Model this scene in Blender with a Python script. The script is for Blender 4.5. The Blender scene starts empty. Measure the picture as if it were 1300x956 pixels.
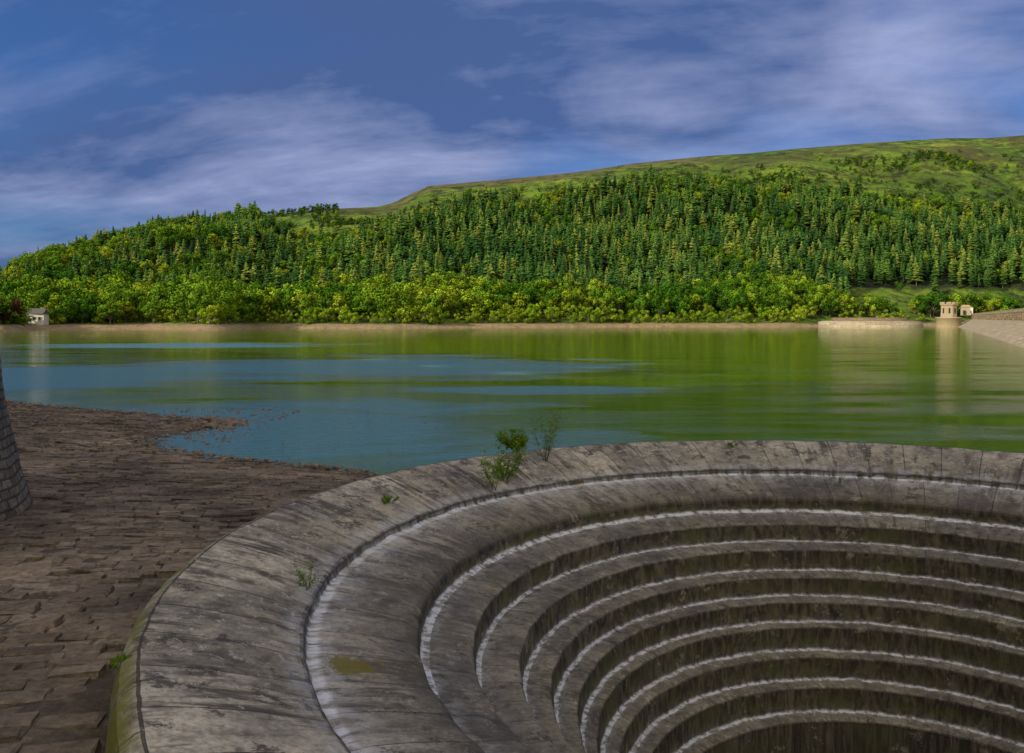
import bpy, bmesh, math, random
import numpy as np
from mathutils import Vector, noise, Matrix
rnd=random.Random(7)
sc=bpy.context.scene
FPX=1050.0; HOR=404.0; CAMZ=3.75; WZ=-2.4
CX,CY=7.0,13.39
SUN_EL=math.radians(23); SH=(-0.82,-0.572)

# ------------------------------------------------------------ helpers
def link(o,coll=None):
    (coll or sc.collection).objects.link(o); return o
def mesh_obj(name,verts,faces,mat=None,smooth=False,coll=None,parent=None,uvs=None,attrs=None,sharp=None):
    me=bpy.data.meshes.new(name); me.from_pydata([tuple(v) for v in verts],[],[tuple(f) for f in faces]); 
    if uvs is not None:
        uv=me.uv_layers.new(name="UVMap")
        li=np.empty(len(me.loops),dtype=np.int32); me.loops.foreach_get("vertex_index",li)
        arr=np.array(uvs,dtype=np.float32)[li].ravel(); uv.data.foreach_set("uv",arr)
    if attrs:
        for k,(dom,vals) in attrs.items():
            a=me.attributes.new(k,'FLOAT',dom); a.data.foreach_set("value",np.array(vals,dtype=np.float32))
    if mat: me.materials.append(mat)
    if smooth: me.polygons.foreach_set("use_smooth",[True]*len(me.polygons))
    me.update()
    if sharp: me.set_sharp_from_angle(angle=math.radians(sharp))
    o=bpy.data.objects.new(name,me); link(o,coll)
    if parent: o.parent=parent
    return o
def empty(name,loc=(0,0,0)):
    e=bpy.data.objects.new(name,None); e.location=loc; link(e); return e
class NT:
    def __init__(s,name):
        s.m=bpy.data.materials.new(name); s.m.use_nodes=True; s.t=s.m.node_tree; s.t.nodes.clear()
        s.out=s.n('ShaderNodeOutputMaterial')
    def n(s,typ,**kw):
        nd=s.t.nodes.new(typ)
        for k,v in kw.items(): setattr(nd,k,v)
        return nd
    def l(s,a,b): s.t.links.new(a,b)
    def setin(s,nd,key,v):
        if hasattr(v,'is_output'): s.l(v,nd.inputs[key])
        else: nd.inputs[key].default_value=v
    def noise(s,vec,scale,detail=4,rough=.55,dist=0):
        n=s.n('ShaderNodeTexNoise'); s.setin(n,'Vector',vec); n.inputs['Scale'].default_value=scale
        n.inputs['Detail'].default_value=detail; n.inputs['Roughness'].default_value=rough; n.inputs['Distortion'].default_value=dist
        return n.outputs['Fac']
    def ramp(s,fac,stops):
        n=s.n('ShaderNodeValToRGB'); s.l(fac,n.inputs[0]); e=n.color_ramp.elements
        while len(e)<len(stops): e.new(.5)
        for el,(p,c) in zip(e,stops):
            el.position=p; el.color=(c,c,c,1) if isinstance(c,(int,float)) else (*c,1)
        return n.outputs['Color']
    def mix(s,f,a,b,mode='MIX'):
        n=s.n('ShaderNodeMix',data_type='RGBA',blend_type=mode)
        s.setin(n,0,f)
        for k,v in ((6,a),(7,b)):
            if isinstance(v,tuple) and len(v)==3: v=(*v,1)
            s.setin(n,k,v)
        return n.outputs[2]
    def math(s,op,a,b=0.0,clamp=False):
        n=s.n('ShaderNodeMath',operation=op,use_clamp=clamp); s.setin(n,0,a); s.setin(n,1,b); return n.outputs[0]
    def attr(s,name): return s.n('ShaderNodeAttribute',attribute_name=name).outputs['Fac']
    def vscale(s,vec,v):
        n=s.n('ShaderNodeVectorMath',operation='MULTIPLY'); s.l(vec,n.inputs[0]); n.inputs[1].default_value=v; return n.outputs[0]
    def pos(s): return s.n('ShaderNodeNewGeometry').outputs['Position']
    def bump(s,h,strength,dist,normal=None):
        n=s.n('ShaderNodeBump'); s.l(h,n.inputs['Height']); s.setin(n,'Strength',strength); n.inputs['Distance'].default_value=dist
        if normal: s.l(normal,n.inputs['Normal'])
        return n.outputs[0]
    def princ(s,col,rough=.85,normal=None,spec=.3):
        p=s.n('ShaderNodeBsdfPrincipled'); 
        if isinstance(col,tuple) and len(col)==3: col=(*col,1)
        s.setin(p,'Base Color',col); s.setin(p,'Roughness',rough); p.inputs['Specular IOR Level'].default_value=spec
        if normal: s.l(normal,p.inputs['Normal'])
        s.l(p.outputs[0],s.out.inputs[0]); return p

# ------------------------------------------------------------ materials
def mat_foliage(name,c1,c2,trans=0,c3=None):
    t=NT(name); oi=t.n('ShaderNodeObjectInfo').outputs['Random']
    nz=t.noise(t.pos(),.012,2)
    f=t.math('ADD',t.math('MULTIPLY',oi,.8),t.math('MULTIPLY',t.math('SUBTRACT',nz,.5),2.2),True)
    c=t.mix(f,c1,c2)
    if c3: c=t.mix(t.ramp(oi,[(.74,0.0),(.88,1.0)]),c,c3)
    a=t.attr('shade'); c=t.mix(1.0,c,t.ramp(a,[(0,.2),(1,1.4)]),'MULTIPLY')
    d=t.n('ShaderNodeBsdfDiffuse'); t.l(c,d.inputs[0])
    if trans:
        tr=t.n('ShaderNodeBsdfTranslucent'); t.l(c,tr.inputs[0])
        m=t.n('ShaderNodeMixShader'); m.inputs[0].default_value=trans; t.l(d.outputs[0],m.inputs[1]); t.l(tr.outputs[0],m.inputs[2]); t.l(m.outputs[0],t.out.inputs[0])
    else: t.l(d.outputs[0],t.out.inputs[0])
    return t.m
M_con=mat_foliage('conifer_needles',(.03,.085,.022),(.115,.215,.038),0,(.18,.235,.04))
M_broad=mat_foliage('broadleaf_leaves',(.045,.125,.010),(.17,.29,.018),0,(.24,.31,.02))
M_bush=mat_foliage('willow_leaves',(.15,.28,.012),(.32,.42,.025))
M_moorb=mat_foliage('moor_scrub_leaves',(.03,.08,.010),(.07,.14,.013))
M_purple=mat_foliage('copper_leaves',(.05,.015,.015),(.08,.025,.025))
M_near=mat_foliage('sapling_leaves',(.12,.22,.02),(.2,.3,.03),.35)
t=NT('bark'); t.princ(t.ramp(t.noise(t.pos(),3),[(.3,(.07,.05,.035)),(.7,(.17,.13,.10))])); M_bark=t.m

def mat_stone_uv(name,base1,base2,mortar,mort=.018,scale=(1,1),warp=.03):
    t=NT(name); uvn=t.n('ShaderNodeTexCoord'); uv=uvn.outputs['UV']; P=t.pos()
    b=t.n('ShaderNodeTexBrick'); b.offset=.5; b.inputs['Scale'].default_value=1; b.inputs['Brick Width'].default_value=scale[0]; b.inputs['Row Height'].default_value=scale[1]
    b.inputs['Mortar Size'].default_value=mort; b.inputs['Mortar Smooth'].default_value=.4
    w=t.n('ShaderNodeVectorMath',operation='ADD'); t.l(uv,w.inputs[0])
    nn=t.n('ShaderNodeTexNoise'); t.l(P,nn.inputs['Vector']); nn.inputs['Scale'].default_value=1.6; nn.inputs['Detail'].default_value=3
    s0=t.n('ShaderNodeVectorMath',operation='SUBTRACT'); t.l(nn.outputs['Color'],s0.inputs[0]); s0.inputs[1].default_value=(.5,.5,.5)
    s2=t.vscale(s0.outputs[0],(warp,warp,0)); t.l(s2,w.inputs[1]); t.l(w.outputs[0],b.inputs['Vector'])
    b.inputs['Color1'].default_value=(*base1,1); b.inputs['Color2'].default_value=(*base2,1); b.inputs['Mortar'].default_value=(*mortar,1)
    return t,uv,P,b

# spillway stone
t,uv,P,b=mat_stone_uv('spillway_stone',(.29,.26,.20),(.45,.405,.32),(.09,.078,.055),mort=.013,warp=.05)
col=b.outputs['Color']
fine=t.noise(P,14,4,.7)
mid=t.noise(P,3.3,5,.7,.3)
streak=t.noise(t.vscale(uv,(3.2,.75,1)),1.2,4,.6,.8)
big=t.noise(P,.5,5,.65); 
col=t.mix(1.0,col,t.ramp(big,[(.35,.45),(.5,.88),(.64,1.15)]),'MULTIPLY')
col=t.mix(1.0,col,t.ramp(mid,[(.34,.5),(.48,.92),(.62,1.15)]),'MULTIPLY')
col=t.mix(1.0,col,t.ramp(fine,[(.32,.65),(.6,1.12)]),'MULTIPLY')
sf=t.math('MULTIPLY',t.ramp(streak,[(.47,0.0),(.58,.9)]),t.ramp(t.noise(P,.8,4,.6),[(.40,0.0),(.55,1.0)]))
col=t.mix(sf,col,(.062,.053,.042))
blk=t.ramp(t.noise(P,1.5,6,.82,.2),[(.56,0.0),(.61,.85)]); col=t.mix(blk,col,(.05,.043,.034))
lich=t.ramp(t.noise(P,5.2,5,.8),[(.57,0.0),(.64,.7)]); col=t.mix(lich,col,(.50,.48,.42))
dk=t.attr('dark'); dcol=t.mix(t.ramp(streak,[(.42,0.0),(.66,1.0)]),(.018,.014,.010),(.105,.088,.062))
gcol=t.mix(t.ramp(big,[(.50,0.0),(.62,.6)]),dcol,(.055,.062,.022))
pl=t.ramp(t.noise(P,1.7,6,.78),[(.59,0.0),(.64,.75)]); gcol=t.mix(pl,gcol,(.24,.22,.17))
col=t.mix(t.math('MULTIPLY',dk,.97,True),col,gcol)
wh=t.attr('white'); wn=t.ramp(t.noise(t.vscale(uv,(2.6,2.5,1)),1.2,5,.75,.4),[(.44,0.12),(.56,1.0)])
wf=t.math('MULTIPLY',wh,wn,True); col=t.mix(wf,col,(.56,.58,.62))
ms=t.math('MULTIPLY',t.attr('moss'),t.ramp(t.noise(P,1.4,4,.7),[(.38,0.0),(.58,1.0)])); col=t.mix(ms,col,(.16,.16,.025))
sx=t.n('ShaderNodeSeparateXYZ'); t.l(P,sx.inputs[0])
MX,MY=-2.08,10.6
dx=t.math('SUBTRACT',sx.outputs[0],MX);dy=t.math('SUBTRACT',sx.outputs[1],MY)
dd=t.math('SQRT',t.math('ADD',t.math('MULTIPLY',dx,dx),t.math('MULTIPLY',dy,dy)))
mm=t.math('SUBTRACT',t.math('ADD',-.30,t.math('MULTIPLY',t.noise(P,5,5,.8),1.3)),dd)
col=t.mix(t.ramp(mm,[(.0,0.0),(.12,.9)]),col,(.13,.11,.012))
h=t.math('ADD',t.math('MULTIPLY',b.outputs['Fac'],-1.5),t.math('MULTIPLY',fine,.9))
t.princ(col,t.ramp(big,[(.35,.6),(.6,.88)]),t.bump(h,.85,.026)); M_spill=t.m

def mat_wall(name,c1,c2,m,w,hh,bd=.05,warp=.03,mort=.025):
    t,uv,P,b=mat_stone_uv(name,c1,c2,m,scale=(w,hh),mort=mort,warp=warp)
    col=t.mix(1.0,b.outputs['Color'],t.ramp(t.noise(P,1.2,5,.7),[(.3,.55),(.7,1.25)]),'MULTIPLY')
    n6=t.noise(P,7,4,.7)
    col=t.mix(1.0,col,t.ramp(n6,[(.3,.6),(.7,1.3)]),'MULTIPLY')
    hh_=t.math('ADD',t.math('MULTIPLY',b.outputs['Fac'],-1.0),t.math('MULTIPLY',n6,.8))
    t.princ(col,.9,t.bump(hh_,.9,bd)); return t.m
M_tower=mat_wall('dark_gritstone',(.10,.085,.068),(.19,.165,.138),(.07,.057,.044),.5,.24,.06,.08,.03)
M_damwall=mat_wall('dam_masonry',(.16,.12,.07),(.26,.20,.13),(.07,.055,.04),2.0,.8)
M_apron=mat_wall('dam_pitching',(.30,.25,.17),(.44,.37,.27),(.15,.12,.09),3.0,1.5)

# paving stones
t=NT('paving_stone'); P=t.pos(); a=t.attr('tone')
col=t.ramp(a,[(0,(.135,.098,.066)),(.5,(.20,.155,.112)),(1,(.28,.23,.172))])
pn=t.noise(P,.22,6,.7)
col=t.mix(1.0,col,t.ramp(pn,[(.40,.38),(.5,.8),(.6,1.2)]),'MULTIPLY')
f=t.noise(P,8,5,.75); col=t.mix(1.0,col,t.ramp(f,[(.3,.45),(.7,1.4)]),'MULTIPLY')
wn=t.noise(P,.9,6,.7)
wet=t.ramp(wn,[(.55,0.0),(.62,.8)]); col=t.mix(wet,col,(.042,.03,.021))
t.princ(col,.88,t.bump(f,.9,.05)); M_pave=t.m
t=NT('bank_ground'); P=t.pos()
bn=t.noise(P,2.5,6,.78)
col=t.ramp(bn,[(.3,(.045,.034,.025)),(.5,(.10,.077,.055)),(.72,(.22,.18,.135))])
col=t.mix(t.attr('grass'),col,(.05,.09,.02))
t.princ(col,.95,t.bump(bn,1,.15)); M_bank=t.m
t=NT('rock'); P=t.pos(); rn=t.noise(P,4,5,.7); t.princ(t.ramp(rn,[(.3,(.06,.048,.036)),(.7,(.25,.205,.16))]),.9,t.bump(rn,.8,.04)); M_rock=t.m

# hills
t=NT('hillside_ground'); P=t.pos()
g=t.ramp(t.noise(P,.009,5,.65),[(.34,(.06,.125,.008)),(.47,(.115,.205,.012)),(.6,(.185,.28,.018)),(.75,(.25,.31,.04))])
hn=t.noise(P,.045,7,.82)
g=t.mix(1.0,g,t.ramp(hn,[(.42,.14),(.50,.72),(.6,1.15)]),'MULTIPLY')
hm=t.math('MULTIPLY',t.attr('moor'),t.ramp(t.noise(t.vscale(P,(1,1,3)),.007,7,.80),[(.47,0.0),(.56,.8)]))
g=t.mix(hm,g,(.075,.065,.022))
rk=t.math('MULTIPLY',t.attr('rocky'),t.ramp(hn,[(.46,0.0),(.56,1.0)])); g=t.mix(rk,g,(.16,.115,.06))
fl=t.attr('forest'); g=t.mix(fl,g,(.02,.035,.01))
be=t.ramp(t.noise(P,.25,6,.75),[(.3,(.20,.14,.075)),(.7,(.48,.36,.21))])
g=t.mix(t.attr('bare'),g,be)
t.princ(g,.95,t.bump(hn,1,8)); M_hill=t.m

# water
t=NT('reservoir_water'); P=t.pos()
sx=t.n('ShaderNodeSeparateXYZ'); t.l(P,sx.inputs[0])
def ell(cx,cy,rx,ry):
    a=t.math('DIVIDE',t.math('SUBTRACT',sx.outputs[0],cx),rx); c=t.math('DIVIDE',t.math('SUBTRACT',sx.outputs[1],cy),ry)
    d=t.math('SQRT',t.math('ADD',t.math('MULTIPLY',a,a),t.math('MULTIPLY',c,c))); return t.math('SUBTRACT',1.25,d)
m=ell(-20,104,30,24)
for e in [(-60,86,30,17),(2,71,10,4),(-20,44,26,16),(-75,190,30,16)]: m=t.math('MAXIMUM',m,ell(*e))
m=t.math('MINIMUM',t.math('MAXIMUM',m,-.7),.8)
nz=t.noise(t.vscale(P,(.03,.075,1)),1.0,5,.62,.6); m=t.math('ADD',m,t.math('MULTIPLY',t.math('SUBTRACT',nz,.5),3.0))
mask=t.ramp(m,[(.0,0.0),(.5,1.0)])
w1=t.noise(t.vscale(P,(.9,1.9,1)),1.5,4,.68,.3)
w2=t.noise(t.vscale(P,(.05,.16,1)),1.0,3,.6)
amp=t.math('ADD',t.ramp(w2,[(.4,.04),(.62,.17)]),t.math('MULTIPLY',mask,.75))
nrm=t.bump(w1,amp,.22)
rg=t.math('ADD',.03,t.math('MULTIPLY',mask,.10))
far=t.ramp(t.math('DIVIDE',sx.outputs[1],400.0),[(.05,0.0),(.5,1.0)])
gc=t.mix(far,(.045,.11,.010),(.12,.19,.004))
bc=t.mix(mask,gc,(.08,.23,.32))  # ruffled patches: sky reflection put into the base colour as blue
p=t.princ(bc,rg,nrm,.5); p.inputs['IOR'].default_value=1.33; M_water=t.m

def flatmat(name,c,rough=.7,ns=2):
    t=NT(name); t.princ(t.mix(t.noise(t.pos(),ns,4),tuple(x*.75 for x in c),tuple(min(1,x*1.15) for x in c)),rough); return t.m
M_white=flatmat('white_render',(.6,.58,.5)); M_slate=flatmat('slate_roof',(.09,.085,.08)); M_dark=flatmat('dark_opening',(.02,.02,.022)); M_lime=flatmat('ashlar',(.34,.27,.17),.85,.6)

# ------------------------------------------------------------ tables
def px2u(x): return (x-650)/FPX
sky_t=[(-400,396),(-150,386),(0,368),(20,355),(50,338),(100,326),(150,307),(200,295),(240,289),(290,284),(340,274),(400,267),(440,265),(480,263),(500,258),(520,248),(545,237),(600,232),(640,229),(700,224),(750,217),(800,209),(850,204),(900,199),(950,196),(1000,191),(1050,187),(1100,183),(1150,180),(1200,177),(1250,177),(1300,173),(1600,165),(1900,190)]
shore_t=[(-400,421),(0,421),(45,419),(100,418.6),(180,418),(270,419.2),(300,418.2),(330,416.5),(400,417),(500,417),(600,416),(800,415),(1000,415),(1050,414.5),(1215,413.5),(1300,413),(1900,413)]
ftop_t=[(-400,0),(310,0),(330,285),(345,300),(380,306),(440,304),(500,296),(550,274),(600,262),(680,246),(760,238),(850,234),(950,238),(1050,244),(1150,250),(1300,260),(1900,268)]
dr_t=[(-400,800),(0,900),(300,1050),(500,1200),(650,1300),(900,1450),(1300,1550),(1900,1550)]
bw_t=[(-400,12),(40,14),(60,24),(300,24),(340,13),(1900,14)]
def T(tab,x): return np.interp(x,[p[0] for p in tab],[p[1] for p in tab])
def shore_d(px):
    return (CAMZ-WZ)*FPX/(T(shore_t,px)-HOR)
BK=3.1
def hill_z(px,d):
    ds=shore_d(px); dr=T(dr_t,px); k=d-ds; bw=T(bw_t,px)
    Hr=CAMZ+(HOR-T(sky_t,px))/FPX*dr
    if k<0: return WZ+max(k*.25,-6)
    if k<bw: return WZ+BK*(k/bw)**.8
    t_=min((k-bw)/(dr-ds-bw),1.0)
    z0=WZ+BK
    s=.55*t_+.45*t_*t_*(3-2*t_)
    z=z0+(Hr-z0)*s
    x=px2u(px)*d
    env=math.sin(math.pi*min(t_,1))
    rg_=abs(noise.noise(Vector((x*.0055+.0015*d,d*.0022,8))))
    z+= env*(20*noise.fractal(Vector((x*.0045,d*.0045,0)),1,2,3)-26*max(0,.22-rg_)/.22*.55+3*noise.noise(Vector((x*.02,d*.02,3))))
    if t_>=1:
        z-= (d-dr)*.10
        z=max(z,20)
    return z
def py_of(z,d): return HOR-FPX*(z-CAMZ)/d

# ------------------------------------------------------------ hill terrain
pxs=np.arange(-400,1901,8.0)
rows=[('k',v) for v in (-40,-12,-4,0,2,5,9,14,20,30,45,65,90)]+[('t',v) for v in np.linspace(.12,1.0,60)]+[('b',v) for v in (1.03,1.08,1.2,1.5,2.2,4.0)]
V=[];bare=[];moor=[];rocky=[];forest=[]
for px in pxs:
    ds=shore_d(px);dr=T(dr_t,px);bw=T(bw_t,px)
    for (kd,v) in rows:
        if kd=='k': d=ds+v
        elif kd=='t': d=ds+ (dr-ds)*v if (dr-ds)*v>95 else ds+95+v*5
        else: d=dr*v
        z=hill_z(px,d); x=px2u(px)*d
        V.append((x,d,z)); k=d-ds
        nn=noise.noise(Vector((x*.05,d*.05,0)))
        bare.append(max(0,min(1,(bw+4*nn-k)/5)))
        py=py_of(z,d); sky=T(sky_t,px); ft=T(ftop_t,px)
        moor.append(max(0,min(1,(ft-10-py)/30)) if px>430 else 0)
        rocky.append(1.0 if abs(py-sky)<6 and 495<px<900 and kd!='b' else 0)
        fo=1.0 if (py>ft+6 and k>45) else 0.0
        if px>1070 and 366<py<396: fo=0
        forest.append(fo)
nr=len(rows);F=[]
for i in range(len(pxs)-1):
    for j in range(nr-1):
        a=i*nr+j; F.append((a,a+nr,a+nr+1,a+1))
mesh_obj('hills',V,F,M_hill,True,attrs={'bare':('POINT',bare),'moor':('POINT',moor),'rocky':('POINT',rocky),'forest':('POINT',forest)})

# ------------------------------------------------------------ water annulus
V=[];F=[];S=160;rad=[11.9,14,20,40,90,200,500,1500,5000]
for r in rad:
    for s in range(S):
        a=2*math.pi*s/S; V.append((CX+r*math.cos(a),CY+r*math.sin(a),WZ))
for i in range(len(rad)-1):
    for s in range(S): F.append((i*S+s,(i+1)*S+s,(i+1)*S+(s+1)%S,i*S+(s+1)%S))
mesh_obj('water',V,F,M_water)

# ------------------------------------------------------------ near bank
shore=[(-400,80),(-160,76),(-60,67),(-38,61.5),(-32.7,58),(-25.8,54.3),(-20.5,51),(-17.2,49.3),(-16,47.4),(-17,44.8),(-18,42),(-17.4,40),(-15.9,38.4),(-12,36),(-8.2,34.3),(-5.3,32.6),(0,29.5),(8,27),(16,24),(22,18),(40,10),(400,5)]
SA=np.array(shore,float)
def sdist(x,y):
    x=np.asarray(x,float);y=np.asarray(y,float); best=np.full(x.shape,1e9); ins=np.zeros(x.shape,bool)
    poly=np.vstack([SA,[(400,-500),(-400,-500)]])
    for i in range(len(SA)-1):
        ax,ay=SA[i];bx,by=SA[i+1];dx,dy=bx-ax,by-ay
        tt=np.clip(((x-ax)*dx+(y-ay)*dy)/(dx*dx+dy*dy),0,1)
        best=np.minimum(best,np.hypot(x-ax-tt*dx,y-ay-tt*dy))
    n=len(poly)
    for i in range(n):
        x1,y1=poly[i];x2,y2=poly[(i+1)%n]
        if y1==y2: continue
        c=((y1>y)!=(y2>y))&(x<(x2-x1)*(y-y1)/(y2-y1)+x1)
        ins^=c
    return np.where(ins,best,-best)
def land_z(x,y):
    x=np.asarray(x,float);y=np.asarray(y,float)
    s=sdist(x,y)
    z=np.where(s>0,WZ+.02+.083*s,WZ+s*.18)
    z=np.where(s>0,-.4-(np.log1p(np.exp(np.clip((-.4-z)/.15,-50,50))))*.15,z)
    z=np.maximum(z,-7)
    q=x*SH[0]+y*SH[1]
    tq=np.clip((q-34)/58,0,1); z=z+58*tq*tq*(3-2*tq)  # unseen rise behind the camera, added to shade the foreground
    return z
gx=np.concatenate([np.arange(-260,-50,4),np.arange(-50,12,.5),np.arange(12,40,1),np.arange(40,161,6)])
gy=np.concatenate([np.arange(-190,-20,5),np.arange(-20,0,1),np.arange(0,66,.5),np.arange(66,100,4)])
GX,GY=np.meshgrid(gx,gy,indexing='ij'); GZ=land_z(GX,GY)
V=[];gr=[]
for i in range(len(gx)):
    for j in range(len(gy)):
        x,y,z=GX[i,j],GY[i,j],GZ[i,j]
        if z>-6: z+=.09*noise.fractal(Vector((x*.7,y*.7,0)),.8,2,4)-.02
        V.append((x,y,z)); q=x*SH[0]+y*SH[1]; gr.append(max(0,min(1,(q-34)/8)))
F=[];n=len(gy)
for i in range(len(gx)-1):
    for j in range(n-1):
        cx=(gx[i]+gx[i+1])/2;cy=(gy[j]+gy[j+1])/2
        if math.hypot(cx-CX,cy-CY)<11.75: continue
        F.append((i*n+j,(i+1)*n+j,(i+1)*n+j+1,i*n+j+1))
mesh_obj('reservoir_bank_ground',V,F,M_bank,True,attrs={'grass':('POINT',gr)})

# ------------------------------------------------------------ paving stones
V=[];F=[];tone=[];ang=math.radians(14);ca,sa=math.cos(ang),math.sin(ang)
blocks=[];v=-8.0
while v<70:
    dv=rnd.uniform(.25,.42);u=-60+rnd.random()
    while u<20:
        du=rnd.uniform(.3,.8)
        blocks.append((u,v,du,dv)); u+=du
    v+=dv
bc=np.array([((u+du/2)*ca-(v+dv/2)*sa,(u+du/2)*sa+(v+dv/2)*ca) for u,v,du,dv in blocks])
keep=(np.abs(bc[:,0])<.75*np.abs(bc[:,1])+3)&(bc[:,1]>-1)&(bc[:,1]<62)
blocks=[q for q,k in zip(blocks,keep) if k]; bc=bc[keep]
bc=bc+np.array([(.2*noise.noise(Vector((x*.35,y*.35,1))),.45*noise.noise(Vector((x*.22,y*.22,7)))) for x,y in bc])
bz=land_z(bc[:,0],bc[:,1]); bs_=sdist(bc[:,0],bc[:,1]); 
zx=land_z(bc[:,0]+.3,bc[:,1])-land_z(bc[:,0]-.3,bc[:,1]); zy=land_z(bc[:,0],bc[:,1]+.3)-land_z(bc[:,0],bc[:,1]-.3)
for (u,v,du,dv),(x,y),z,s,gx_,gy_ in zip(blocks,bc,bz,bs_,zx/.6,zy/.6):
    if s<.5 : continue
    if math.hypot(x-CX,y-CY)<12.5 or math.hypot(x+17.2,y-20)<4.6: continue
    gap=noise.noise(Vector((x*.25,y*.25,20)))
    if rnd.random()<.05+max(0,gap-.2)*1.8+max(0,(y-32)/38)+max(0,(2.5-s)*.25): continue
    g=.008;hu,hv=du/2-g,dv/2-g
    top=.045+rnd.gauss(0,.014); tx,ty=rnd.gauss(0,.02),rnd.gauss(0,.02)
    base=len(V)
    for lvl in range(2):
        for (a,b) in ((-1,-1),(1,-1),(1,1),(-1,1)):
            ins=.025 if lvl==1 else 0
            lu=a*(hu-ins)+rnd.gauss(0,.02); lv=b*(hv-ins)+rnd.gauss(0,.016)
            wx=lu*ca-lv*sa;wy=lu*sa+lv*ca
            zz=z+gx_*wx+gy_*wy+(top+tx*wx/.5+ty*wy/.5 if lvl else top-.024)
            V.append((x+wx,y+wy,zz))
    for (a,b) in ((-1,-1),(1,-1),(1,1),(-1,1)):
        lu=a*hu;lv=b*hv;wx=lu*ca-lv*sa;wy=lu*sa+lv*ca
        V.append((x+wx,y+wy,z-.12))
    F.append((base+4,base+5,base+6,base+7))
    for k in range(4):
        k2=(k+1)%4
        F.append((base+k,base+k2,base+4+k2,base+4+k)); F.append((base+8+k,base+8+k2,base+k2,base+k))
    tn=min(1,max(0,rnd.gauss(.5,.17))); tone+= [tn]*9
mesh_obj('stone_paving',V,F,M_pave,attrs={'tone':('FACE',tone)})

# ------------------------------------------------------------ lathe
def lathe(name,cx,cy,prof,seg,mat,umul,attrs=None,parent=None,jit=0,a0=0,a1=2*math.pi,smooth=True,sharp=None):
    V=[];UV=[];A={k:[] for k in (attrs or [])}
    for s in range(seg+1):
        a=a0+(a1-a0)*s/seg
        for p in prof:
            r,z=p[0],p[1]
            if jit:
                q=noise.fractal(Vector((math.cos(a)*9+3,math.sin(a)*9,p[2]*.35)),.7,2,4);r+=q*jit;z+=noise.fractal(Vector((math.cos(a)*14,math.sin(a)*14,p[2]*.35+9)),.7,2,4)*jit*.8
            V.append((cx+r*math.cos(a),cy+r*math.sin(a),z)); UV.append((umul*s/seg,p[2]))
            for i,k in enumerate(attrs or []): A[k].append(p[3+i])
    n=len(prof);F=[]
    for s in range(seg):
        for j in range(n-1): F.append((s*n+j,s*n+j+1,(s+1)*n+j+1,(s+1)*n+j))
    return mesh_obj(name,V,F,mat,smooth,uvs=UV,attrs={k:('POINT',v) for k,v in A.items()},parent=parent,sharp=sharp)
rings=[(12.0,0),(10.05,-.64),(8.475,-1.125),(7.61,-1.54),(6.86,-1.99),(6.34,-2.51),(5.89,-2.96),(5.56,-3.43),(5.2,-3.98),(4.8,-4.5),(4.4,-5.05)]
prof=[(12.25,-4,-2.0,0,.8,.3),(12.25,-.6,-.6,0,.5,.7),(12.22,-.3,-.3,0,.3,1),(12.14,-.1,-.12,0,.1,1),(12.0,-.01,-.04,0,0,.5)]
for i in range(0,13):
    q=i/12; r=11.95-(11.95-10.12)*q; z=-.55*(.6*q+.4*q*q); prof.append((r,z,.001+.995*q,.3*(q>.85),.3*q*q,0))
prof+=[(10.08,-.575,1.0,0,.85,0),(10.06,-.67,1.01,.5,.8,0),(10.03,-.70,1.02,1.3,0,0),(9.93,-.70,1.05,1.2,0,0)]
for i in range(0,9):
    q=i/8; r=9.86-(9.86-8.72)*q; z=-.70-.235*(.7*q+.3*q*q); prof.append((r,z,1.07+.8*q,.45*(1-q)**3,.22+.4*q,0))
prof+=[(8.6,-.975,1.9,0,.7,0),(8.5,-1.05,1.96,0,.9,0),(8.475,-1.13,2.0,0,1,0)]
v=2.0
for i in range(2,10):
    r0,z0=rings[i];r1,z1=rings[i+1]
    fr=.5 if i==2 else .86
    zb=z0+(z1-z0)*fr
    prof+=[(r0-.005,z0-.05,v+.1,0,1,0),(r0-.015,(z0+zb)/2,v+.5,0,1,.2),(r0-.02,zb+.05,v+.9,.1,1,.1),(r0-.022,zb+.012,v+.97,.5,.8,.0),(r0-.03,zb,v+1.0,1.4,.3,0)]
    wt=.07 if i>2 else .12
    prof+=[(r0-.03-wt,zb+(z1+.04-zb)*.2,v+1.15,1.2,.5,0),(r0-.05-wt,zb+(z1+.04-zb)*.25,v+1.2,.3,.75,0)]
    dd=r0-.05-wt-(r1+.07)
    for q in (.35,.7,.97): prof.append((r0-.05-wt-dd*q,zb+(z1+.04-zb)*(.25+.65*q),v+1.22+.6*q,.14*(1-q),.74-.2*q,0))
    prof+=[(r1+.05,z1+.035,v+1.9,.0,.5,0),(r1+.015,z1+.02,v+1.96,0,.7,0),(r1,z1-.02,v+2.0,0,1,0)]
    v+=2
prof+=[(4.35,-6,v+1,0,1,0),(4.3,-16,v+8,0,1,0)]
lathe('bellmouth_spillway',CX,CY,prof,720,M_spill,72,attrs=['white','dark','moss'],jit=.022,sharp=32)
V=[(CX+4.6*math.cos(2*math.pi*s/48),CY+4.6*math.sin(2*math.pi*s/48),-15.9) for s in range(48)]
mesh_obj('shaft_floor',V,[tuple(range(48))],M_dark)

# left battered wall
tp=[]
for i in range(13):
    q=i/12; z=-2.2+4.9*q; r=4.10+1.0*(1-q)**1.7; tp.append((r,z,4.9*q))
tp+=[(4.0,2.76,5.0),(3.3,2.78,5.7),(3.2,2.3,6.2),(.01,2.3,9)]
lathe('round_masonry_wall',-17.2,20,tp,96,M_tower,30,jit=.05)

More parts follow.
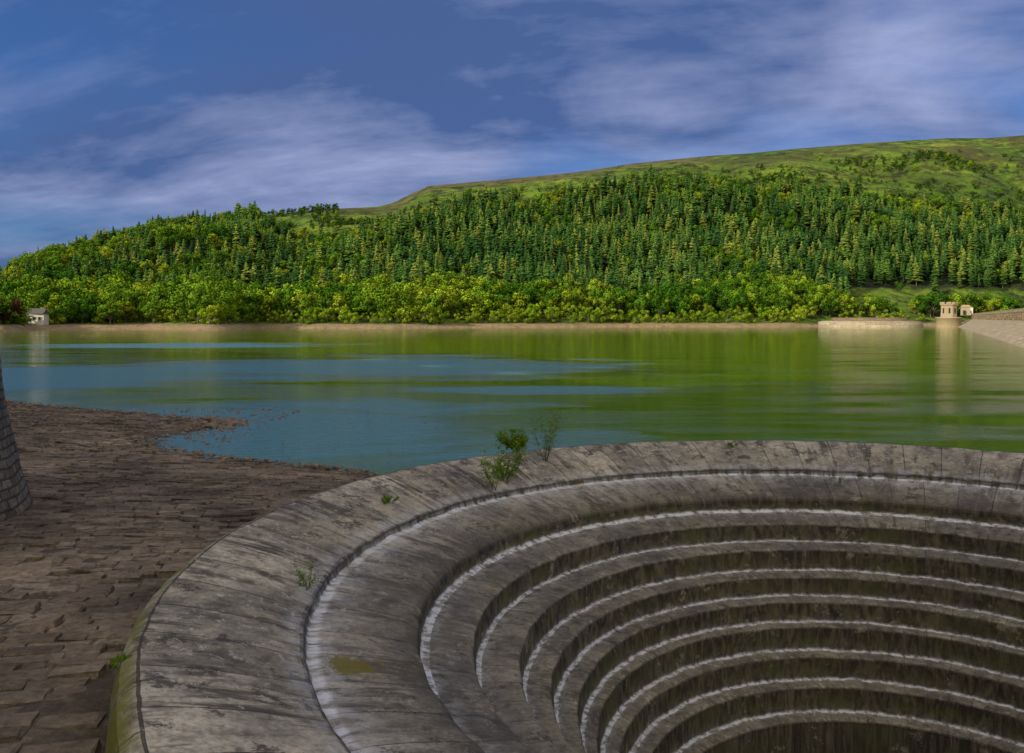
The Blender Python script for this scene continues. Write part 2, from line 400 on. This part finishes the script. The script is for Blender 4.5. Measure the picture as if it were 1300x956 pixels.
# ------------------------------------------------------------ dam + far structures
def box(name,c,s,mat,parent,rz=0,taper=1.0):
    V=[];hx,hy,hz=[q/2 for q in s]
    for dz in (-1,1):
        k=1 if dz<0 else taper
        for a,b in ((-1,-1),(1,-1),(1,1),(-1,1)):
            x,y=a*hx*k,b*hy*k
            V.append((c[0]+x*math.cos(rz)-y*math.sin(rz),c[1]+x*math.sin(rz)+y*math.cos(rz),c[2]+dz*hz))
    F=[(3,2,1,0),(4,5,6,7),(0,1,5,4),(1,2,6,5),(2,3,7,6),(3,0,4,7)]
    UV=[(v[0]+v[1],v[2]) for v in V]
    return mesh_obj(name,V,F,mat,uvs=UV,parent=parent)
dam=empty('masonry_dam')
A=np.array((48.,56.));B=np.array((334.,623.));D=(B-A);L=np.linalg.norm(D);D/=L;N=np.array((D[1],-D[0]))
def strip(name,cs,mat):
    V=[];UV=[];F=[];ns=60
    for i in range(ns+1):
        p=A+D*L*i/ns; acc=0
        for j,(o,z) in enumerate(cs):
            if j: acc+=math.hypot(o-cs[j-1][0],z-cs[j-1][1])
            q=p+N*o; V.append((q[0],q[1],z)); UV.append((L*i/ns,acc))
    n=len(cs)
    for i in range(ns):
        for j in range(n-1): F.append((i*n+j,(i+1)*n+j,(i+1)*n+j+1,i*n+j+1))
    mesh_obj(name,V,F,mat,uvs=UV,parent=dam)
strip('apron',[(-1,-3.0),(9,2.9),(10,3.0)],M_apron)
strip('wall',[(10,2.4),(10.2,5.9)],M_damwall)
strip('parapet',[(10.2,5.9),(9.8,5.95),(9.8,6.3),(10.1,6.35),(10.1,7.1),(10.5,7.1),(10.5,6.4),(18,6.4),(18,7.1),(18.4,7.1),(19,-3)],M_apron)
rz=math.atan2(D[1],D[0])
for i in range(int(L/9)):
    p=A+D*(4+9*i)+N*9.95
    box('buttress',(p[0],p[1],4.2),(1.2,.9,3.4),M_damwall,dam,rz,.8)
vt=empty('valve_tower')
X0,Y0=306,580
lathe('drum',X0,Y0,[(8.2,-4,0),(8.0,3.5,7),(8.4,3.6,7.3),(8.4,4.4,8),(7.8,4.5,8.5),(.1,4.6,14)],48,M_lime,26,parent=vt)
lathe('tower_shaft',X0,Y0,[(5.4,4.5,0),(5.2,12.6,8),(5.9,12.9,8.4),(5.9,13.6,9),(5.2,13.7,9.5),(.1,13.8,12)],8,M_lime,18,parent=vt,smooth=False)
for k in range(8):
    a=2*math.pi*(k+.5)/8
    box('merlon',(X0+5.1*math.cos(a),Y0+5.1*math.sin(a),14.4),(1.0,2.2,1.4),M_lime,vt,a)
    box('slit_window',(X0+4.93*math.cos(a),Y0+4.93*math.sin(a),9),(.5,1.0,3.6),M_dark,vt,a)
sp=empty('far_bellmouth_wall')
lathe('outer_ring',262,607,[(36,-4,0),(35.5,1.2,5),(33,1.6,7),(33,1.7,7.5)],96,M_apron,100,parent=sp)
lathe('inner_ring',262,607,[(33,1.6,0),(26,2.0,5),(25.8,3.8,8),(24.5,4.2,9),(20,3.0,12),(18,-3,16)],96,M_damwall,80,parent=sp)
gh=empty('gatehouse')
box('walls',(345,628,9),(9,8,6),M_white,gh,rz); box('roof',(345,628,12.8),(9.8,8.8,1.6),M_slate,gh,rz,.35)
for k in (-2.5,0,2.5): box('window',(345+k*math.cos(rz),628+k*math.sin(rz)-4.2,9),(1.2,.3,1.8),M_dark,gh,0)
g2=empty('dam_pavilion')
box('walls',(331,604,9),(6,6,6),M_lime,g2,rz); box('roof',(331,604,12.7),(7,7,1.4),M_lime,g2,rz,.6); box('door',(328.4,601,8),(1.5,1.5,3),M_dark,g2,rz)
hs=empty('lakeside_cottage')
hx=px2u(48)*450; hz=hill_z(48,450)
box('walls',(hx,450,hz+2.4),(9,6,6),M_white,hs,.1)
V=[(-5,-3.6,0),(5,-3.6,0),(5,3.6,0),(-5,3.6,0),(-5,0,3),(5,0,3)]
mesh_obj('roof',[(hx+a,450+b,hz+5.42+c) for a,b,c in V],[(0,1,5,4),(2,3,4,5),(0,4,3),(1,2,5),(3,2,1,0)],M_slate,parent=hs)
for k in (-2.6,0,2.6): box('window',(hx+k,446.9,hz+3),(1.1,.3,1.4),M_dark,hs,.1)
box('chimney',(hx+3.6,450,hz+8.2),(1,1,1.8),M_damwall,hs)

# ------------------------------------------------------------ tree prototypes
def tube(V,F,S,p0,p1,r0,r1,n=5,sh=.3):
    p0=Vector(p0);p1=Vector(p1);d=(p1-p0).normalized();a=d.orthogonal().normalized();b=d.cross(a);base=len(V)
    for p,r in ((p0,r0),(p1,r1)):
        for k in range(n):
            an=2*math.pi*k/n; V.append(p+a*math.cos(an)*r+b*math.sin(an)*r)
    for k in range(n): F.append((base+k,base+(k+1)%n,base+n+(k+1)%n,base+n+k)); S.append((1,sh))
def build(name,V,F,S,mats,coll):
    o=mesh_obj(name,V,F,None,coll=coll,attrs={'shade':('FACE',[s[1] for s in S])})
    for m in mats: o.data.materials.append(m)
    o.data.polygons.foreach_set('material_index',[s[0] for s in S]); return o
def conifer(name,seed,coll,wid=.2,levels=15,lo=None,power=.7):
    r=random.Random(seed);V=[];F=[];S=[]
    tube(V,F,S,(0,0,-.05),(0,0,.95),.016,.003,5,1.0)
    lo=r.uniform(.12,.3) if lo is None else lo
    for i in range(levels):
        h=lo+(1-lo)*i/levels; R=wid*min(1,((1-h)/(1-lo))**power*1.05)*r.uniform(.72,1.2)+.012
        if i==0:R*=.7
        nb=8
        for k in range(nb):
            a=2*math.pi*(k+r.random()*.9)/nb+i*.7; l=R*r.uniform(.55,1.2); w=l*r.uniform(.3,.5)+.01
            dr=r.uniform(-.05,.5)*l; c,s=math.cos(a),math.sin(a); hb=h+r.uniform(-.02,.03)
            def P(q,side,dz): return (c*q-s*side,s*q+c*side,hb-dz)
            b=len(V); V+= [P(0.0,0,-.02),P(l*.55,-w,dr*.55+.015),P(l,0,dr),P(l*.55,w,dr*.55+.015),P(l*.5,0,-.02+dr*.25)]
            sh=r.uniform(.25,1)*(.3+.75*h)  # low boughs painted darker, standing in for crown shade
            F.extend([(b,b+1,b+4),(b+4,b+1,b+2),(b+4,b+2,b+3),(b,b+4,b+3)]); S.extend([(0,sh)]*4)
    return build(name,V,F,S,[M_con,M_bark],coll)
def broad(name,seed,coll,mat,lobes=11,low=.2,wide=.42,nl=75,leaf=.045):
    r=random.Random(seed);V=[];F=[];S=[]
    tube(V,F,S,(0,0,-.06),(0,0,.4),.03,.018,6)
    for i in range(lobes):
        a=r.uniform(0,6.28); q=i/(lobes-1); zc=low+.12+(.85-low-.12)*q
        rr=wide*.62*math.sqrt(max(0,1-((zc-.5)/.55)**2))*r.uniform(.5,1.1)
        c=Vector((math.cos(a)*rr,math.sin(a)*rr,zc)); R=r.uniform(.13,.22)
        tube(V,F,S,(0,0,.25),c,.014,.004,4)
        ls=r.uniform(.4,1)*(.65+.35*q)
        for k in range(nl):
            d=Vector((r.gauss(0,1),r.gauss(0,1),r.gauss(0,.8))).normalized()
            p=c+d*R*r.uniform(.6,1.1)
            nn=(d+Vector((r.gauss(0,.3),r.gauss(0,.3),r.gauss(0,.3)))).normalized()
            t1=nn.orthogonal().normalized();t2=nn.cross(t1);s=leaf*r.uniform(.5,1.1);an=r.random()*3
            u=(t1*math.cos(an)+t2*math.sin(an))*s;w=(t2*math.cos(an)-t1*math.sin(an))*s*.8
            b=len(V);V+=[p-u,p-w,p+u,p+w];F.append((b,b+1,b+2,b+3)); S.append((0,ls*r.uniform(.75,1.1)*(.25+.85*max(0,d.z*.5+.5))))  # leaf tone painted darker on lobe undersides, in place of shade
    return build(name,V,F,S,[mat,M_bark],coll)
C={}
def newc(k): C[k]=bpy.data.collections.new(k+'_variants'); return C[k]
c=newc('conifer'); [conifer('conifer_v%d'%i,i,c,.17+.015*i,power=.55+.08*i) for i in range(5)]; conifer('conifer_v5',9,c,.15,18,.08,.9)
c=newc('broadleaf'); [broad('broadleaf_v%d'%i,20+i,c,M_broad,wide=.45+.04*i) for i in range(4)]
c=newc('willow'); [broad('willow_v%d'%i,40+i,c,M_bush,lobes=9,low=-.04,wide=.75,nl=90,leaf=.045) for i in range(4)]
c=newc('scrub'); [broad('scrub_v%d'%i,60+i,c,M_moorb,lobes=7,low=0,wide=.6,nl=40,leaf=.07) for i in range(3)]
c=newc('copper'); broad('copper_v0',80,c,M_purple)

def scatter(name,coll,pts,nvar):
    me=bpy.data.meshes.new(name); me.from_pydata([p[:3] for p in pts],[],[])
    for k,vals in (('sc',[p[3] for p in pts]),('rot',[rnd.uniform(0,6.28) for p in pts]),('wd',[rnd.uniform(.8,1.3) for _ in pts])):
        a=me.attributes.new(k,'FLOAT','POINT'); a.data.foreach_set('value',np.array(vals,dtype=np.float32))
    a=me.attributes.new('vi','INT','POINT'); a.data.foreach_set('value',[rnd.randrange(nvar) for _ in pts])
    o=bpy.data.objects.new(name,me); link(o)
    g=bpy.data.node_groups.new(name+'_gn','GeometryNodeTree')
    g.interface.new_socket('Geometry',in_out='INPUT',socket_type='NodeSocketGeometry'); g.interface.new_socket('Geometry',in_out='OUTPUT',socket_type='NodeSocketGeometry')
    N_=g.nodes;gi=N_.new('NodeGroupInput');go=N_.new('NodeGroupOutput');iop=N_.new('GeometryNodeInstanceOnPoints');ci=N_.new('GeometryNodeCollectionInfo')
    ci.inputs['Collection'].default_value=coll; ci.inputs['Separate Children'].default_value=True; ci.inputs['Reset Children'].default_value=True
    def na(nm,typ='FLOAT'):
        q=N_.new('GeometryNodeInputNamedAttribute'); q.data_type=typ; q.inputs[0].default_value=nm; return next(s for s in q.outputs if s.enabled and s.name=='Attribute')
    cr=N_.new('ShaderNodeCombineXYZ'); g.links.new(na('rot'),cr.inputs[2])
    cs=N_.new('ShaderNodeCombineXYZ'); s_=na('sc'); mm=N_.new('ShaderNodeMath');mm.operation='MULTIPLY'; g.links.new(s_,mm.inputs[0]); g.links.new(na('wd'),mm.inputs[1])
    g.links.new(mm.outputs[0],cs.inputs[0]);g.links.new(mm.outputs[0],cs.inputs[1]);g.links.new(s_,cs.inputs[2])
    L_=g.links.new
    L_(gi.outputs[0],iop.inputs['Points']);L_(ci.outputs[0],iop.inputs['Instance']);iop.inputs['Pick Instance'].default_value=True
    L_(na('vi','INT'),iop.inputs['Instance Index']);L_(cr.outputs[0],iop.inputs['Rotation']);L_(cs.outputs[0],iop.inputs['Scale']);L_(iop.outputs[0],go.inputs[0])
    m=o.modifiers.new('scatter','NODES'); m.node_group=g
    return o
con=[];bro=[];wil=[];scr=[];cop=[]
def jit(s): return rnd.uniform(-s,s)
d=360.0
while d<1500:
    step=6.8+(d-360)*.0025
    x=-.70*d
    while x<.70*d:
        X=x+jit(step*.5);Y=d+jit(step*.5);px=650+FPX*X/Y; x+=step
        if px<-60 or px>1360: continue
        ds=shore_d(px);k=Y-ds;bw=T(bw_t,px)
        if k<bw-3: continue
        o=np.dot(np.array((X,Y))-A,N)
        if o>-8 and Y<640: continue
        if (X-262)**2+(Y-607)**2<40**2 or (X-hx)**2+(Y-445)**2<12**2 : continue
        z=hill_z(px,Y);py=py_of(z,Y);ft=T(ftop_t,px)
        if Y>T(dr_t,px)*1.02: continue
        n1=noise.noise(Vector((X*.012,Y*.012,0)));n2=noise.noise(Vector((X*.03,Y*.03,5)))
        if px>1075 and 366+n1*6<py<397 and rnd.random()<.97: continue
        if px<300 or py>ft+6+18*n2+14*n1:
            if k<bw+17+12*n2:
                if px>1075 and rnd.random()<.8: continue
                if px<330 and rnd.random()<.4: bro.append((X,Y,z-.5,rnd.uniform(11,17)))
                elif rnd.random()<.85: wil.append((X,Y,z-.4,rnd.uniform(6,11)*(1+.5*n2)))
                if px<25 and rnd.random()<.35: cop.append((X,Y,z,13))
            elif k<85+60*n1+(60 if px<500 else 0):
                if rnd.random()<.75: (wil if rnd.random()<.12 else bro).append((X,Y,z-.5,rnd.uniform(11,21)))
            else:
                mixf=.10 if px>450 else .35
                if n1>.18: mixf+=.5
                if py<ft+26 and px>300: mixf+=.2
                if rnd.random()<mixf:
                    if rnd.random()<.75: bro.append((X,Y,z-.5,rnd.uniform(11,17)))
                elif rnd.random()<.90: con.append((X,Y,z-.5,rnd.uniform(15,27)*(1 if px>300 else .75)*(1+.25*n2)))
        else:
            if px>430 and py<T(sky_t,px)+18: continue
            cl=noise.fractal(Vector((X*.010,Y*.010,2)),1,2,3)
            pr=.02+max(0,cl-.02)*2.0*(1 if px>700 else .7)
            if py>ft-18: pr+=.25
            if rnd.random()<pr: 
                q=rnd.random(); (scr if q<.6 else bro if q<.9 else con).append((X,Y,z-.3,rnd.uniform(4,10)))
    d+=step
bk=[]
for _ in range(900):
    X=rnd.uniform(-250,120);Y=rnd.uniform(-185,60);q=X*SH[0]+Y*SH[1]
    if 80<q<100: bk.append((X,Y,float(land_z(X,Y))-.5,rnd.uniform(10,14)))
scatter('conifer_forest',C['conifer'],con,6);scatter('broadleaf_woodland',C['broadleaf'],bro,4);scatter('shoreline_willows',C['willow'],wil,4)
scatter('moorland_scrub',C['scrub'],scr,3)
if cop: scatter('copper_beech_trees',C['copper'],cop,1)
scatter('added_shade_bank_trees',C['broadleaf'],bk,4)  # out-of-view trees, added on the bank that shades the foreground

# ------------------------------------------------------------ rocks along the shore
V=[];F=[]
def rock(x,y,z,s):
    b=len(V); bm=bmesh.new(); bmesh.ops.create_icosphere(bm,subdivisions=1,radius=1)
    sx_,sy_,sz_=s*rnd.uniform(.7,1.3),s*rnd.uniform(.7,1.2),s*rnd.uniform(.4,.8);off=rnd.random()*50
    for v_ in bm.verts:
        q=1+.45*noise.noise(v_.co*1.3+Vector((off,0,0))); V.append((x+v_.co.x*sx_*q,y+v_.co.y*sy_*q,z+v_.co.z*sz_*q))
    for f_ in bm.faces: F.append(tuple(b+v_.index for v_ in f_.verts))
    bm.free()
xs=[];
for i in range(2,15):
    a=SA[i];c_=SA[i+1];l=np.hypot(*(c_-a))
    for _ in range(int(l*9)):
        q=rnd.random();p=a+(c_-a)*q;off=rnd.gauss(0,.55);xs.append((p[0]+off,p[1]-abs(rnd.gauss(0,.9)) +.2,rnd.uniform(.04,.16)))
for _ in range(60): xs.append((-16.6+rnd.gauss(0,.6),47.6+rnd.gauss(0,1.0),rnd.uniform(.12,.38)))
for _ in range(1500): xs.append((rnd.uniform(-34,-3),rnd.uniform(8,58),rnd.uniform(.02,.06)))
for _ in range(900): xs.append((rnd.uniform(-34,-14),rnd.uniform(36,56),rnd.uniform(.04,.13)))
zz=land_z(np.array([p[0] for p in xs]),np.array([p[1] for p in xs]))
for (x,y,s),z in zip(xs,zz):
    if math.hypot(x-CX,y-CY)<12.4: continue
    rock(x,y,max(z,WZ-.05)+.05,s)
mesh_obj('shore_rocks',V,F,M_rock)

# ------------------------------------------------------------ plants on the rim
def rimz(x,y):
    r=math.hypot(x-CX,y-CY)
    if r>12: return 0
    if r>10.1: q=(11.95-r)/1.83; return -.55*(.6*q+.4*q*q)
    return -.72
def ring_point(px,py,z=-.3):
    for _ in range(6):
        d=(CAMZ-z)*FPX/(py-HOR); x=(px-650)/FPX*d; z=rimz(x,d)
    return (x,d,z)
def plant(name,loc,h,stems,leaves,lsz,spread,seed):
    r=random.Random(seed);V=[];F=[];S=[]
    for i in range(stems):
        a=r.uniform(0,6.28);p=Vector((r.gauss(0,.05),r.gauss(0,.05),-.03));d=Vector((math.cos(a)*spread,math.sin(a)*spread,1)).normalized();L=h*r.uniform(.5,1);n=7;rr=.004+.006*h
        for k in range(n):
            q=p+d*L/n; tube(V,F,S,p,q,rr*(1-k/n)+.0015,rr*(1-(k+1)/n)+.0015,4,.5)
            d=(d+Vector((r.gauss(0,.15),r.gauss(0,.15),.06))).normalized()
            if k>=1:
                for _ in range(leaves):
                    dd=Vector((r.gauss(0,1),r.gauss(0,1),r.gauss(.3,.6))).normalized();tw_=h*r.uniform(.03,.2);e=q+dd*tw_
                    tube(V,F,S,q,e,.002,.001,3,.5)
                    for m_ in range(3):
                        c_=q+dd*tw_*(.5+.25*m_)+Vector((r.gauss(0,.01),r.gauss(0,.01),r.gauss(0,.01)))
                        u=Vector((r.gauss(0,1),r.gauss(0,1),r.gauss(0,1))).normalized();w=u.orthogonal().normalized()*lsz*.35;u=u*lsz
                        b=len(V);V+=[c_,c_+u*.5+w,c_+u,c_+u*.5-w];F.append((b,b+1,b+2,b+3));S.append((0,r.uniform(.4,1)))
            p=q
    o=build(name,V,F,S,[M_near,M_bark],None); o.location=loc; return o
plant('willow_sapling',ring_point(640,600),1.05,8,7,.055,.7,1)
plant('willow_sapling',ring_point(655,604),.85,12,10,.06,.95,2)
plant('willow_sapling',ring_point(693,610),1.5,7,5,.045,.42,3)
plant('willow_sapling',ring_point(628,597),1.35,4,5,.05,.55,6)
plant('rim_weed',ring_point(386,751),.5,5,3,.03,.5,4)
plant('rim_weed',ring_point(490,664),.22,6,5,.03,.9,5)
plant('rim_weed',ring_point(930,593),.2,6,5,.03,.9,7)
plant('rim_weed',ring_point(1068,580),.28,4,3,.025,.6,8)
plant('rim_weed',(-4.35,9.1,-.08),.12,7,5,.022,1.2,10)
V=[];F=[];S=[]
p=Vector(ring_point(1235,583))+Vector((0,0,.05)); d=Vector((.95,.1,.0))
for k in range(8):
    q=p+d*.14+Vector((0,rnd.gauss(0,.02),rnd.gauss(0,.02)));tube(V,F,S,p,q,.016-.0015*k,.0145-.0015*k,5)
    tube(V,F,S,q,q+Vector((rnd.gauss(0,.15),rnd.gauss(0,.1),rnd.uniform(.05,.25))),.007,.002,4); p=q
mesh_obj('driftwood_branch',V,F,M_bark)

# ------------------------------------------------------------ world / sun / camera
w=bpy.data.worlds.new("World");sc.world=w;w.use_nodes=True;nt=w.node_tree;nt.nodes.clear()
t=NT.__new__(NT);t.t=nt
out=t.n('ShaderNodeOutputWorld');bg=t.n('ShaderNodeBackground');bg.inputs[1].default_value=.1;t.l(bg.outputs[0],out.inputs[0])
sky=t.n('ShaderNodeTexSky');sky.sky_type='NISHITA';sky.sun_disc=False;sky.sun_elevation=SUN_EL;sky.sun_rotation=math.atan2(SH[0],SH[1]);sky.ozone_density=3
tc=t.n('ShaderNodeTexCoord').outputs['Generated'];sp_=t.n('ShaderNodeSeparateXYZ');t.l(tc,sp_.inputs[0])
zz_=t.math('ADD',t.math('MAXIMUM',sp_.outputs[2],0.0),.28)
cb=t.n('ShaderNodeCombineXYZ');t.l(t.math('DIVIDE',sp_.outputs[0],zz_),cb.inputs[0]);t.l(t.math('DIVIDE',sp_.outputs[1],zz_),cb.inputs[1])
mp=t.n('ShaderNodeMapping');t.l(cb.outputs[0],mp.inputs[0]);mp.inputs['Rotation'].default_value=(0,0,math.radians(24));mp.inputs['Scale'].default_value=(.9,1.5,1);mp.inputs['Location'].default_value=(4.1,2.2,0)
cv=mp.outputs[0]
n1=t.noise(cv,1.0,6,.5,.2);n2=t.noise(cv,1.5,7,.56,.4)
n3=t.noise(t.vscale(cv,(1,1.8,1)),4.5,6,.6,.3)
cover=t.ramp(n1,[(.36,.3),(.54,1.0)])
grad=t.math('ADD',t.math('MULTIPLY',sp_.outputs[0],.09),t.math('MULTIPLY',t.math('SUBTRACT',.14,sp_.outputs[2]),.45))
n23=t.math('ADD',t.math('ADD',t.math('MULTIPLY',n2,.82),t.math('MULTIPLY',n3,.18)),grad)
bright=t.ramp(n23,[(.39,0.0),(.49,.32),(.57,.60),(.68,1.0)])
ccol=t.mix(bright,(.72,1.25,3.0),(4.4,4.8,7.2))
base=t.mix(1.0,sky.outputs[0],(.34,.62,1.08),'MULTIPLY')
col=t.mix(t.math('MULTIPLY',cover,.88),base,ccol)
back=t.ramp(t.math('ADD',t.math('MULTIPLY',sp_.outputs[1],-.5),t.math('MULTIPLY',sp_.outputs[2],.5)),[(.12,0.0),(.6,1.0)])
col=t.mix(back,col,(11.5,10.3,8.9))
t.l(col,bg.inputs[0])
sd=bpy.data.lights.new('sun','SUN');sd.energy=5;sd.angle=math.radians(.5);sd.color=(1,.9,.7)
so=link(bpy.data.objects.new('sun',sd))
sv=Vector((SH[0]*math.cos(SUN_EL),SH[1]*math.cos(SUN_EL),math.sin(SUN_EL)));so.rotation_euler=sv.to_track_quat('Z','Y').to_euler()
cd=bpy.data.cameras.new('camera');cam=link(bpy.data.objects.new('camera',cd));sc.camera=cam
cd.sensor_width=36;cd.lens=36*FPX/1300;cd.clip_end=20000;cd.clip_start=.1
cam.location=(0,0,CAMZ);cam.rotation_euler=(math.pi/2-math.atan((433.5-HOR)/FPX),0,0);cd.shift_y=-44.5/1300
sc.view_settings.view_transform='Standard';sc.view_settings.look='None';sc.view_settings.exposure=0
print('TREES',len(con),len(bro),len(wil),len(scr))
